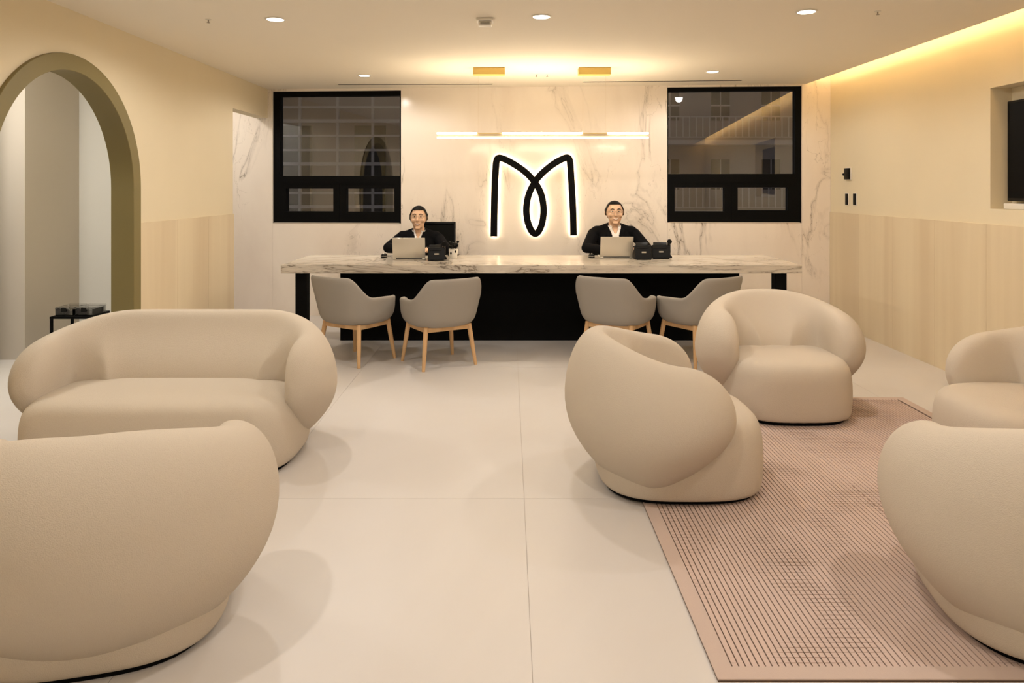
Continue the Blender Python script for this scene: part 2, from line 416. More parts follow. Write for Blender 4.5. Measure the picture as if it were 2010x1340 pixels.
for x, q in ((-1.5, 'over the armchair that faces the loveseat'), (.2, 'over the open aisle between armchairs'), (1.8, 'over the rug end farthest from the desk')):  # downlights added above the frame to light the near half of the room
    downlight(x, 2.0, 'added out of frame downlight '+q)
for x, q in ((-1.5, 'on the olive arch side'), (.2, 'along the middle aisle'), (1.8, 'on the wood panelled right side')):  # further downlights added behind the camera as fill
    downlight(x, -.8, 'added out of frame downlight near the wall opposite the desk '+q)

t = empty('smoke_detector', (-.155, 4.68, ZC), label='white square smoke detector with grille on the ceiling', cat='smoke detector')
b = MB(); b.rbox(-.055, .055, -.055, .055, -.018, 0, .006); b.build('base_plate', 'white_plastic', t, smooth='auto')
b = MB(); b.rbox(-.042, .042, -.042, .042, -.045, -.018, .006); b.build('housing', 'white_plastic', t, smooth='auto')
for i in range(4):
    b = MB(); b.box(-.03, .03, -.0435, -.0415, -.025-.005*i-.0015, -.025-.005*i); b.build('grille_slot', 'grey_key', t)
for (px, py, lb) in ((409, 38, 'small sprinkler head above the olive arch'), (1723, 22, 'small sprinkler head near the lit cove'), (1053, 146, 'small sprinkler head between the gold canopies'), (1074, 146, 'tiny ceiling sensor between the gold canopies')):
    D = F*(ZC-HC)/(HY-py); p = pix(px, py, D)
    t = empty('sprinkler_head', (p.x, D, ZC), label=lb, cat='sprinkler')
    b = MB(); b.lathe([(.018, 0), (.018, -.003), (.006, -.004)], 16); b.build('escutcheon', 'white_plastic', t)
    b = MB(); b.lathe([(.004, -.003), (.004, -.02), (.010, -.021), (.010, -.023)], 12); b.build('deflector', 'sprinkler', t)
# slot diffusers in the ceiling, parallel to the back wall
for (xa, ya, xb, yb, lb) in ((662, 165, 968, 164, 'long black air slot in the ceiling before the left window'), (1143, 160, 1458, 157, 'long black air slot in the ceiling before the right window')):
    da = F*(ZC-HC)/(HY-ya); db = F*(ZC-HC)/(HY-yb); a = pix(xa, ya, da); c = pix(xb, yb, db)
    L = (c-a).length; ang = math.atan2(c.y-a.y, c.x-a.x)
    t = empty('air_slot', (a.x, a.y, ZC), ang, label=lb, cat='air diffuser')
    b = MB(); b.box(0, L, -.035, .035, -.0045, 0); b.build('slot_frame', 'ceiling_paint', t)
    for k in (-1, 1):
        b = MB(); b.box(.01, L-.01, k*.013-.007, k*.013+.007, -.0058, -.0046); b.build('slot', 'black_metal', t)
# cove LED strip lying on the ceiling edge
b = MB(); b.box(XLIP-.06, XLIP-.035, YF+.1, ywall(XLIP)-.06, ZC+.062, ZC+.075); tag(b.build('cove_light_strip', 'cove_led'), 'warm light strip hidden in the cove over the right wall', 'light strip')

# linear pendant
PD = 6.6; k = PD/F
t = empty('linear_pendant', (0, PD, 0), label='slim double bar pendant light hung over the marble desk', cat='pendant light')
xa, xb = (858-HX)*k, (1272-HX)*k; z1, z2 = HC+(HY-261.8)*k, HC+(HY-270)*k
b = MB(); b.box(xa, xb, -.016, .016, z2+.005, z1-.005); b.build('bar', 'cable', t)
b = MB(); b.box(xa, xb, -.02, .02, z2-.007, z2+.005); b.build('lower_diffuser', 'strip', t)
for (p0, p1) in ((858, 936), (986, 1142), (1193, 1272)):
    b = MB(); b.box((p0-HX)*k, (p1-HX)*k, -.02, .02, z1-.005, z1+.007); b.build('upper_diffuser', 'strip_up', t)
for (p0, p1) in ((936, 986), (1142, 1193)):
    b = MB(); b.box((p0-HX)*k, (p1-HX)*k, -.016, .016, z1-.005, z1+.000); b.build('driver_cover', 'gold', t)
zc0 = HC+(HY-147.5)*k
for (p0, p1) in ((929, 991), (1135, 1198)):
    b = MB(); b.box((p0-HX)*k, (p1-HX)*k, -.05, .05, zc0, ZC-.0005); b.build('canopy', 'gold', t, bevel=.003)
for px in (939, 1144, 1189):
    b = MB(); b.cone(((px-HX)*k, 0, z1-.005), ((px-HX)*k, 0, zc0), .0006, .0006, 6); b.build('cable', 'cable', t)

# ------------------------------------------------------------------ wall logo (halo lit)
def catmull(pts, n=8):
    out = []
    for i in range(len(pts)-1):
        p = [Vector(pts[max(i-1, 0)]), Vector(pts[i]), Vector(pts[i+1]), Vector(pts[min(i+2, len(pts)-1)])]
        for j in range(n):
            s = j/n
            out.append(.5*((2*p[1])+(p[2]-p[0])*s+(2*p[0]-5*p[1]+4*p[2]-p[3])*s*s+(3*p[1]-p[0]-3*p[2]+p[3])*s**3))
    out.append(Vector(pts[-1])); return out
def c8(x, y): return wall_uz(820+x/3.526, 100+y/3.526, .05)
raw = [(527, 1282), (530, 1100), (535, 900), (543, 775)]
cur = [(543, 775), (553, 745), (580, 742), (640, 768), (735, 830), (806, 903), (852, 985), (871, 1090), (862, 1185), (838, 1245), (812, 1263), (785, 1240), (760, 1175), (752, 1090), (768, 995), (812, 905), (870, 838), (950, 775), (1020, 740), (1046, 745), (1055, 775)]
raw2 = [(1055, 775), (1066, 950), (1075, 1120), (1078, 1275)]
path = catmull([c8(*p) for p in raw], 4)[:-1]+catmull([c8(*p) for p in cur], 8)[:-1]+catmull([c8(*p) for p in raw2], 4)
def ribbon(path, wd, o0, o1):
    rings = []
    for i, p in enumerate(path):
        d = (path[min(i+1, len(path)-1)]-path[max(i-1, 0)]).normalized(); nn = Vector((-d.y, d.x))
        a = p+nn*wd/2; c = p-nn*wd/2
        rings.append([WM @ Vector((a.x, o0, a.y)), WM @ Vector((c.x, o0, c.y)), WM @ Vector((c.x, o1, c.y)), WM @ Vector((a.x, o1, a.y))])
    return MB().loops(rings)
t = empty('wall_logo', label='large black looped letter M sign glowing on the marble wall', cat='sign')
ribbon(path, .070, .028, .072).build('letter_body', 'black_metal', t, smooth='auto', bevel=.004)
ribbon(path, .010, .0715, .0735).build('face_groove', 'black_gloss', t, smooth='auto')
ribbon(path, .050, .022, .027).build('backlight', 'halo_led', t)
for q in (6, len(path)//2, len(path)-6):
    p = path[q]; b = MB(); b.cone(WM @ Vector((p.x, 0.0, p.y)), WM @ Vector((p.x, .03, p.y)), .006, .006, 10); b.build('standoff', 'black_metal', t)

# ------------------------------------------------------------------ right wall fittings, television
D = XR*F/667
t = empty('thermostat', (XR, D, 1.4+26*D/F), label='square black thermostat above the two black switches', cat='thermostat')
b = MB(); b.rbox(-.012, 0, -.06, .06, -.06, .06, .004); b.build('back_plate', 'white_plastic', t, smooth='auto')
b = MB(); b.rbox(-.030, -.012, -.052, .052, -.055, .055, .004); b.build('body', 'black_plastic', t, smooth='auto')
b = MB(); b.cone((-.024, .05, -.005), (-.024, .075, -.005), .012, .012, 14); b.build('dial', 'black_plastic', t, smooth='auto')
for px, lb in ((1663.5, 'narrow black wall switch nearer the marble back wall'), (1679, 'narrow black wall switch farther from the marble back wall')):
    D = XR*F/(px-HX); t = empty('wall_switch', (XR, D, 1.4-24*D/F), label=lb, cat='switch')
    b = MB(); b.rbox(-.006, 0, -.036, .036, -.062, .062, .002); b.build('face_plate', 'white_plastic', t, smooth='auto')
    b = MB(); b.rbox(-.012, -.006, -.027, .027, -.055, .055, .002); b.build('rocker', 'black_plastic', t, smooth='auto')
t = empty('television', (XR+NDEP, 4.42, NZ0), label='flat black television mounted in the wall niche', cat='television')
b = MB(); b.rbox(-.075, -.03, -.60, .60, .055, .735, .006); b.build('housing', 'black_plastic', t, smooth='auto')
b = MB(); b.box(-.0765, -.075, -.585, .585, .075, .72); b.build('screen', 'black_gloss', t)
b = MB(); b.box(-.03, 0, -.2, .2, .3, .5); b.build('wall_bracket', 'black_metal', t)
b = MB(); b.rbox(-.10, -.002, -.58, .60, 0.0005, .04, .004); tag(b.build('sound_bar', 'white_plastic', smooth='auto'), 'low white bar under the television in the niche', 'sound bar').location = (XR+NDEP, 4.42, NZ0)

# ------------------------------------------------------------------ rug
RX0, RX1, RY0, RY1 = .59, 2.605, 2.075, 4.858
t = empty('area_rug', ((RX0+RX1)/2, (RY0+RY1)/2, 0), label='dusty pink area rug with fine dark stripes under armchairs', cat='rug')
hx, hy = (RX1-RX0)/2, (RY1-RY0)/2
b = MB(); b.box(-hx, hx, -hy, hy, 0.0005, .005); b.build('backing', 'rug_base', t)
bw = .055
b = MB(); b.box(-hx, -hx+bw, -hy, hy, .005, .009); b.box(hx-bw, hx, -hy, hy, .005, .009); b.box(-hx+bw, hx-bw, -hy, -hy+bw, .005, .009); b.box(-hx+bw, hx-bw, hy-bw, hy, .005, .009)
b.build('border', 'rug_border', t)
b = MB(); pitch = .0195; nr = int((2*hx-2*bw)/pitch)
for i in range(nr):
    x = -hx+bw+.004+i*pitch; b.box(x, x+pitch-.0040, -hy+bw, hy-bw, .005, .0085)
b.build('stripe_rib', 'rug_rib', t)['kind'] = 'stuff'
RUGZ = .0096

# ------------------------------------------------------------------ cream lounge seating
def spow(v, e): return abs(v)**e*(1 if v >= 0 else -1)
def lounge_shell(Lx):
    RX, RY, cy, arm = .395, .335, .02, .25
    qa = math.pi/2*math.sqrt((RX*RX+RY*RY)/2); half = qa+arm+Lx/2; n = 84; m = 30; rings = []
    qs = [math.sin(lerp(-1, 1, i/n)*math.pi/2*.9985) for i in range(n+1)]
    qs = [lerp(q, (-1+2*i/n)*.99999, .40) for i, q in enumerate(qs)]
    for q in qs:
        s = q*half; a = abs(s); sg = 1 if s >= 0 else -1
        if a <= Lx/2: p = Vector((a, cy+RY)); nn = Vector((0, 1))
        elif a <= Lx/2+qa:
            f = (a-Lx/2)/qa*math.pi/2; p = Vector((Lx/2+RX*math.sin(f), cy+RY*math.cos(f))); nn = Vector((math.sin(f)/RX, math.cos(f)/RY)).normalized()
        else:
            e = a-Lx/2-qa; ff = e/arm; p = Vector((Lx/2+RX-.045*ff*ff, cy-e)); nn = Vector((1, -.28*ff)).normalized()
        aq = max(0, a-Lx/2)/(half-Lx/2)
        zt = .70-.095*sstep(.08, .85, aq); zb = .022+.16*sstep(.48, 1.0, aq)
        cs = math.sqrt(max(0.0004, 1-((aq-.74)/.26)**2.2)) if aq > .74 else 1
        zc = (zt+zb)/2-.01*(1-cs); h = (zt-zb)/2; back = 1-sstep(.28, .62, aq)
        ring = []
        for k in range(m):
            al = 2*math.pi*k/m; c_, s_ = math.cos(al), math.sin(al); e = 2/2.3
            dn = spow(c_, e); dz = spow(s_, e)
            z = zc+h*cs*dz
            low = max(0, -dz*cs)
            off = .125*cs*dn*(1-.25*low**1.6) - .125*low**1.8*(1-.45*sstep(.45, 1, aq)) - .035*max(0, dz*cs)**2
            if dn < 0: off -= dn*cs*.030*sstep(.45, .8, aq)
            if dn < 0: off += dn*cs*.17*back*(1-sstep(.34, .68, z))
            ring.append((sg*(p.x+nn.x*off), p.y+nn.y*off, z))
        rings.append(ring)
    return MB().loops(rings)
def lounge_seat(Lx):
    rings = []; n = 64
    prof = [(.90, .012), (.965, .020), (.985, .05), (1.0, .13), (.995, .22), (.975, .285), (.93, .328), (.85, .352), (.70, .364), (.40, .370), (.02, .372)]
    for f, z in prof:
        ring = []
        for k in range(n):
            a = 2*math.pi*k/n; c_, s_ = math.cos(a), math.sin(a); e = 2/3.0
            sh = Lx/2*min(1, f*1.02) if f > .9 else Lx/2*lerp(.25, 1, f)
            ring.append((spow(c_, e)*.37*f+sh*max(-1, min(1, c_*2.2)), spow(s_, e)*.385*f-.05, z))
        rings.append(ring)
    return MB().loops(rings)
def lounge_plinth(Lx):
    poly = []
    for k in range(48):
        a = 2*math.pi*k/48; c_, s_ = math.cos(a), math.sin(a); e = 2/3.0
        poly.append((spow(c_, e)*.325+Lx/2*max(-1, min(1, c_*2.2)), spow(s_, e)*.35-.05))
    return MB().prism(poly, 0, .014)
meshes = {}
def lounge(name, Lx, loc, rz, label, cat, group=None):
    if Lx not in meshes:
        meshes[Lx] = (lounge_shell(Lx).mesh('backrest'), lounge_seat(Lx).mesh('seat'), lounge_plinth(Lx).mesh('plinth'))
    t = empty(name, loc, rz, label, cat, group)
    a, c, d = meshes[Lx]
    obj('backrest', a, 'boucle', t, smooth=True, sub=1); obj('seat', c, 'boucle', t, smooth=True, sub=1); obj('plinth', d, 'black_panel', t)
    return t
G = 'cream boucle armchairs around the rug'
lounge('armchair', 0, (1.715, 4.67, RUGZ), 0, 'cream boucle armchair facing the camera side with its back to the marble desk', 'armchair', G)
lounge('armchair', 0, (.745, 3.54, RUGZ), math.pi/2, 'cream boucle armchair turned toward the right wall, on the rug edge by the aisle', 'armchair', G)
lounge('armchair', 0, (1.755, 2.36, RUGZ), math.pi-.19, 'cream boucle armchair with its back turned, at the rug end farthest from the desk', 'armchair', G)
lounge('armchair', 0, (2.605, 3.60, RUGZ), -math.pi/2, 'cream boucle armchair with its back to the wood panelled right wall', 'armchair', G)
lounge('loveseat', .63, (-1.76, 3.89, 0), 0, 'wide cream boucle loveseat beside the olive arch', 'sofa')
lounge('armchair', 0, (-1.285, 2.37, 0), math.pi+.26, 'cream boucle armchair on bare floor facing the loveseat', 'armchair')

# ------------------------------------------------------------------ reception desk
DY0, DY1, DZ, DT = 6.165, 7.07, .745, .07
t = empty('reception_desk', (.27, (DY0+DY1)/2, 0), label='long reception desk with veined marble top and black base', cat='desk')
dx, dy = .27, (DY0+DY1)/2
def lb(x0, x1, y0, y1, z0, z1): return (x0-dx, x1-dx, y0-dy, y1-dy, z0, z1)
b = MB(); b.rbox(*lb(-1.922, 2.46, DY0, DY1, DZ-DT, DZ), .003, 1); b.build('desktop', 'desk_marble', t)
b = MB(); b.box(*lb(-1.545, 2.10, 6.70, 6.76, 0.0, DZ-DT)); b.build('modesty_panel', 'black_panel', t)
for px in (594, 1529):
    x = (px-HX)*6.28/F; b = MB(); b.box(*lb(x-.048, x+.048, 6.23, 6.33, 0, DZ-DT)); b.build('leg', 'black_metal', t, bevel=.002)
for x in (-1.3, 1.85):
    b = MB(); b.box(*lb(x-.03, x+.03, 6.76, 7.0, 0, DZ-DT)); b.build('support_fin', 'black_panel', t)

# ------------------------------------------------------------------ grey tub chairs
def tub_chair():
    t = empty('tub_chair')
    def zrim(f):      # f: degrees from the back centre
        return .712-.170*sstep(35, 74, f)-.02*sstep(74, 135, f)-.10*sstep(138, 162, f)
    n = 56; rings = []
    lv = [(.02, 0), (.35, .0), (.62, .004), (.80, .018), (.90, .05), (.95, .10)]
    def pt(f, r, z, off=0):
        a = math.radians(f); c_, s_ = math.cos(a), math.sin(a); e = 2/2.7
        x = (abs(s_)**e)*(1 if s_ >= 0 else -1)*(.300*r-off); y = (abs(c_)**e)*(1 if c_ >= 0 else -1)*(.285*r-off)
        return (x, y+.20*max(0, z-.42)*(.5+.5*c_), z)
    fs = [360*k/n for k in range(n)]
    ff = lambda f: f if f <= 180 else 360-f
    for r, dz in lv: rings.append([pt(f, r, .305+dz) for f in fs])
    for s in (.35, .7, .93): rings.append([pt(f, lerp(.95, 1.05-.07*sstep(60, 130, ff(f)), s), lerp(.405, zrim(ff(f)), s)) for f in fs])
    rings.append([pt(f, 1.05-.07*sstep(60, 130, ff(f)), zrim(ff(f)), .018) for f in fs])
    for s in (.93, .7, .35, 0.0): rings.append([pt(f, lerp(.95, 1.05-.07*sstep(60, 130, ff(f)), s), lerp(.405, zrim(ff(f)), s), .038) for f in fs])
    rings.append([pt(f, .5, .39) for f in fs])
    MB().loops(rings).build('shell', 'grey_shell', t, smooth=True, sub=1)
    rings = [[pt(f, .85*q, z) for f in fs] for q, z in ((.5, .395), (.97, .395), (1.0, .415), (.99, .435), (.95, .448), (.6, .455), (.05, .456))]
    MB().loops(rings).build('seat_cushion', 'grey_shell', t, smooth=True, sub=1)
    ft = {}
    for sx in (-1, 1):
        for sy in (-1, 1):
            top = Vector((sx*.185, sy*.165, .325)); bot = Vector((sx*.225, sy*.205, 0)); ft[sx, sy] = top
            MB().tube([top, lerp(top, bot, .5), bot], [.019, .0175, .0125], 12).build('leg', 'leg_wood', t, smooth='auto')
    for a, c in (((-1, -1), (1, -1)), ((1, -1), (1, 1)), ((1, 1), (-1, 1)), ((-1, 1), (-1, -1))):
        p, q = ft[a], ft[c]; d = q-p; L = d.length; rot = Matrix.Translation((p+q)/2+Vector((0, 0, -.024))) @ Matrix.Rotation(math.atan2(d.y, d.x), 4, 'Z')
        MB().box(-L/2+.01, L/2-.01, -.011, .011, -.018, .018, rot).build('rail', 'leg_wood', t, bevel=.003)
    return t
tc = tub_chair(); GT = 'grey tub chairs at the reception desk'
for i, (x, y, face, lbl) in enumerate((
    (-1.24, 5.96, 57, 'grey tub chair with wooden legs next to the loveseat, at the desk'),
    (-.565, 5.85, 121, 'grey tub chair with wooden legs fully in view on the open aisle'),
    (.875, 5.93, 57, 'grey tub chair half hidden by the armchair that is turned toward the right wall'),
    (1.505, 5.93, 123, 'grey tub chair half hidden by the armchair with its back to the desk'))):
    o = tc if i == 0 else copy_tree(tc)
    o.location = (x, y, 0); o.rotation_euler = (0, 0, math.radians(face+90)); tag(o, lbl, 'chair', GT)

# ------------------------------------------------------------------ things on the desk
def laptop(px0, px1, pyb, pyt, lbl):
    D = F*(HC-DZ)/(pyb-HY); k = D/F; x = ((px0+px1)/2-HX)*k; wd = (px1-px0)*k; h = (pyb-pyt)*k
    t = empty('laptop', (x, D, DZ), label=lbl, cat='laptop', group='laptops on the desk')
    b = MB(); b.rbox(-wd/2, wd/2, 0.0, .215, 0.0005, .014, .004); b.build('base', 'silver', t, smooth='auto')
    b = MB(); b.box(-wd/2+.02, wd/2-.02, .02, .12, .014, .0155); b.build('keyboard', 'grey_key', t)
    b = MB(); b.box(-.05, .05, .135, .2, .014, .0148); b.build('trackpad', 'silver', t)
    R = Matrix.Translation((0, .006, .012)) @ Matrix.Rotation(math.radians(14), 4, 'X')
    lid = MB().rbox(-wd/2, wd/2, -.004, .003, 0, h*1.03, .003, 2, R).build('lid', 'silver', t, smooth='auto')
    MB().box(-wd/2+.008, wd/2-.008, .003, .0036, .01, h*1.03-.008, R).build('screen', 'screen_dark', lid)
    MB().cone((-wd/2+.03, .004, .013), (wd/2-.03, .004, .013), .006, .006, 10).build('hinge', 'grey_key', t)
laptop(771, 835, 510, 468.5, 'silver laptop open before the receptionist in clear glasses')
laptop(1178, 1242, 507, 466.5, 'silver laptop open before the receptionist with the wide open shirt collar')
def mouse(px, py, lbl):
    D = F*(HC-DZ)/(py-HY); t = empty('computer_mouse', ((px-HX)*D/F, D, DZ), label=lbl, cat='mouse')
    rings = [[(.030*f*math.cos(a), .052*f*math.sin(a), z) for a in [2*math.pi*i/20 for i in range(20)]] for f, z in ((.9, .0005), (1, .008), (.95, .02), (.75, .032), (.4, .037), (.02, .038))]
    MB().loops(rings).build('shell', 'black_plastic', t, smooth=True)
    MB().cone((-.004, -.025, .036), (.004, -.025, .036), .007, .007, 12).build('scroll_wheel', 'silver', t)
    MB().ell((0, .0, .014), (.0315, .0535, .004)).build('side_band', 'silver', t, smooth=True)
mouse(754, 505, 'computer mouse beside the laptop of the receptionist in clear glasses')
mouse(1161, 505.5, 'computer mouse beside the laptop of the receptionist with the wide open collar')
def phone(px, py, wd, rz, lbl, handset=True, h=.13):
    D = F*(HC-DZ)/(py-HY); t = empty('desk_phone', ((px-HX)*D/F, D, DZ), rz, lbl, 'telephone', 'black desk phones')
    R = Matrix(((0, 0, 1, 0), (1, 0, 0, 0), (0, 1, 0, 0), (0, 0, 0, 1)))
    b = MB(); b.prism([(0.0, .012), (.17, .006), (.17, .022), (.055, h*.86), (.03, h*.86)], -wd/2, wd/2, R); b.build('body', 'black_plastic', t, bevel=.004)
    b = MB(); b.rbox(-wd/2+.01, wd/2-.01, -.012, .16, .0005, .014, .004); b.build('foot', 'black_plastic', t, smooth='auto')
    T = Matrix.Translation((0, .045, h*.80)) @ Matrix.Rotation(math.radians(-38), 4, 'X')
    s = MB().rbox(-wd/2+.012, wd/2-.03, -.012, .012, -.03, h*.25, .004, 2, T).build('display_hood', 'black_plastic', t, smooth='auto')
    MB().box(-wd/2+.02, wd/2-.04, .012, .0128, -.02, h*.2, T).build('display', 'screen_dark', s)
    MB().box(-.02, .02, -.0015, .002, h*.42, h*.50).build('maker_plate', 'silver', t)
    for i in range(4):
        for j in range(3):
            y = .085+.02*i; MB().box(-wd/2+.03+.026*j, -wd/2+.048+.026*j, y, y+.012, .022+(.17-y)/.115*h*.62, .030+(.17-y)/.115*h*.62).build('key', 'grey_key', t)
    if handset:
        x = wd/2-.008
        p = [Vector((x, .16, .05)), Vector((x, .145, .085)), Vector((x, .09, h*.92)), Vector((x, .04, h*1.12)), Vector((x, .012, h*1.10))]
        hs = MB().tube(p, [.020, .018, .014, .019, .022], 12).build('handset', 'black_plastic', t, smooth='auto')
        pts = [Vector((x+.015+.008*math.cos(i*1.1), .15-.0028*i, .018+.008*math.sin(i*1.1))) for i in range(50)]
        MB().tube(pts, .0022, 5).build('coiled_cord', 'black_plastic', hs, smooth=True)
phone(857, 512, .15, .12, 'black desk phone beside the cup on the desk', True, .135)
phone(1264, 510, .15, .03, 'black desk phone with boxy hood right beside a laptop', False, .15)
phone(1298, 508.5, .165, -.15, 'black desk phone with its handset standing up, at the end of the pair', True, .145)
# small black and white ornament
D = 6.78; t = empty('desk_cup', ((890-HX)*D/F, D, DZ), label='small white cup holding black sprigs on the desk', cat='cup')
b = MB(); b.lathe([(.001, .001), (.034, .0005), (.040, .03), (.043, .085), (.040, .085), (.036, .03), (.001, .008)], 24); b.build('cup_body', 'white_plastic', t, smooth='auto')
for i in range(6):
    a = i*1.05; b = MB(); b.ell((.041*math.cos(a), .041*math.sin(a), .03+.016*(i % 3)), (.009, .009, .012), 10, 8); b.build('dark_spot', 'black_plastic', t, smooth=True)
for i in range(9):
    a = i*2.4; r = .012+.004*(i % 4); h = .11+.012*(i % 4)
    q = [Vector((r*.3*math.cos(a), r*.3*math.sin(a), .03)), Vector((r*1.4*math.cos(a), r*1.4*math.sin(a), h*.8)), Vector((r*2.6*math.cos(a), r*2.6*math.sin(a), h))]
    b = MB(); b.tube(q, .002, 5); b.ell(q[2], (.014, .014, .012), 8, 6); b.ell(lerp(q[1], q[2], .4), (.012, .012, .010), 8, 6); b.build('sprig', 'black_plastic', t, smooth=True)

# ------------------------------------------------------------------ office chairs
def office_chair(loc, lbl, high, xoff=0):
    t = empty('office_chair', loc, 0, lbl, 'office chair')
    b = MB(); b.rbox(-.24, .24, -.22, .22, .37, .436, .025, 3); b.build('seat', 'dark_mesh', t, smooth='auto')
    z1 = 1.04 if high else .82
    rings = []
    fr = MB(); ms = MB()
    T = Matrix.Translation((xoff, .21, .50)) @ Matrix.Rotation(math.radians(-6), 4, 'X')
    h = z1-.50
    fr.rbox(-.22, -.195, -.015, .015, 0, h, .008, 2, T); fr.rbox(.195, .22, -.015, .015, 0, h, .008, 2, T)
    fr.rbox(-.22, .22, -.015, .015, h-.03, h, .008, 2, T); fr.rbox(-.22, .22, -.015, .015, 0, .03, .008, 2, T)
    fr.build('back_frame', 'black_plastic', t, smooth='auto')
    ms.box(-.196, .196, -.006, .006, .029, h-.029, T); ms.build('back_mesh', 'dark_mesh', t)
    b = MB(); b.tube([(0, .15, .40), (0, .25, .42), (xoff, .255, .60)], .02, 10); b.build('spine', 'black_plastic', t, smooth=True)
    b = MB(); b.cone((0, 0, .08), (0, 0, .40), .028, .022, 14); b.build('gas_lift', 'black_metal', t, smooth='auto')
    for i in range(5):
        a = 2*math.pi*i/5+.3; e = Vector((.24*math.cos(a), .24*math.sin(a), .07))
        b = MB(); b.tube([(0, 0, .10), e*.6+Vector((0, 0, .055)), e], [.025, .02, .015], 8); b.build('base_arm', 'black_plastic', t, smooth=True)
        b = MB(); b.cone((e.x-.012, e.y, .025), (e.x+.012, e.y, .025), .025, .025, 14); b.build('caster', 'black_plastic', t, smooth='auto')
PX1, PY1 = (822-HX)*7.38/F, 7.42
PX2, PY2 = (1206-HX)*7.36/F, 7.40
office_chair((PX1+.03, PY1, 0), 'black mesh office chair rising behind the receptionist in clear glasses', True, .10)
office_chair((PX2, PY2, 0), 'low black office chair under the receptionist with the wide open collar', False)

# ------------------------------------------------------------------ people
def capsule(mb, p0, r0, p1, r1, n=14):
    p0 = Vector(p0); p1 = Vector(p1); d = (p1-p0).normalized(); pts = []; rs = []
    for i in range(6):
        a = math.pi/2*(1-i/5); pts.append(p0-d*r0*math.sin(a)); rs.append(max(.0008, r0*math.cos(a)))
    for i in range(6):
        a = math.pi/2*i/5; pts.append(p1+d*r1*math.sin(a)); rs.append(max(.0008, r1*math.cos(a)))
    a = d.orthogonal().normalized(); b = d.cross(a)
    mb.loops([[p+a*(r*math.cos(2*math.pi*k/n))+b*(r*math.sin(2*math.pi*k/n)) for k in range(n)] for p, r in zip(pts, rs)])
def remesh(mb, voxel, smooth=3):
    me = mb.mesh('tmp'); o = bpy.data.objects.new('tmp', me); C.objects.link(o)
    r = o.modifiers.new('r', 'REMESH'); r.mode = 'VOXEL'; r.voxel_size = voxel
    if smooth: s = o.modifiers.new('s', 'SMOOTH'); s.factor = .5; s.iterations = smooth
    dg = bpy.context.evaluated_depsgraph_get(); out = bpy.data.meshes.new_from_object(o.evaluated_get(dg))
    bpy.data.objects.remove(o); bpy.data.meshes.remove(me); return out
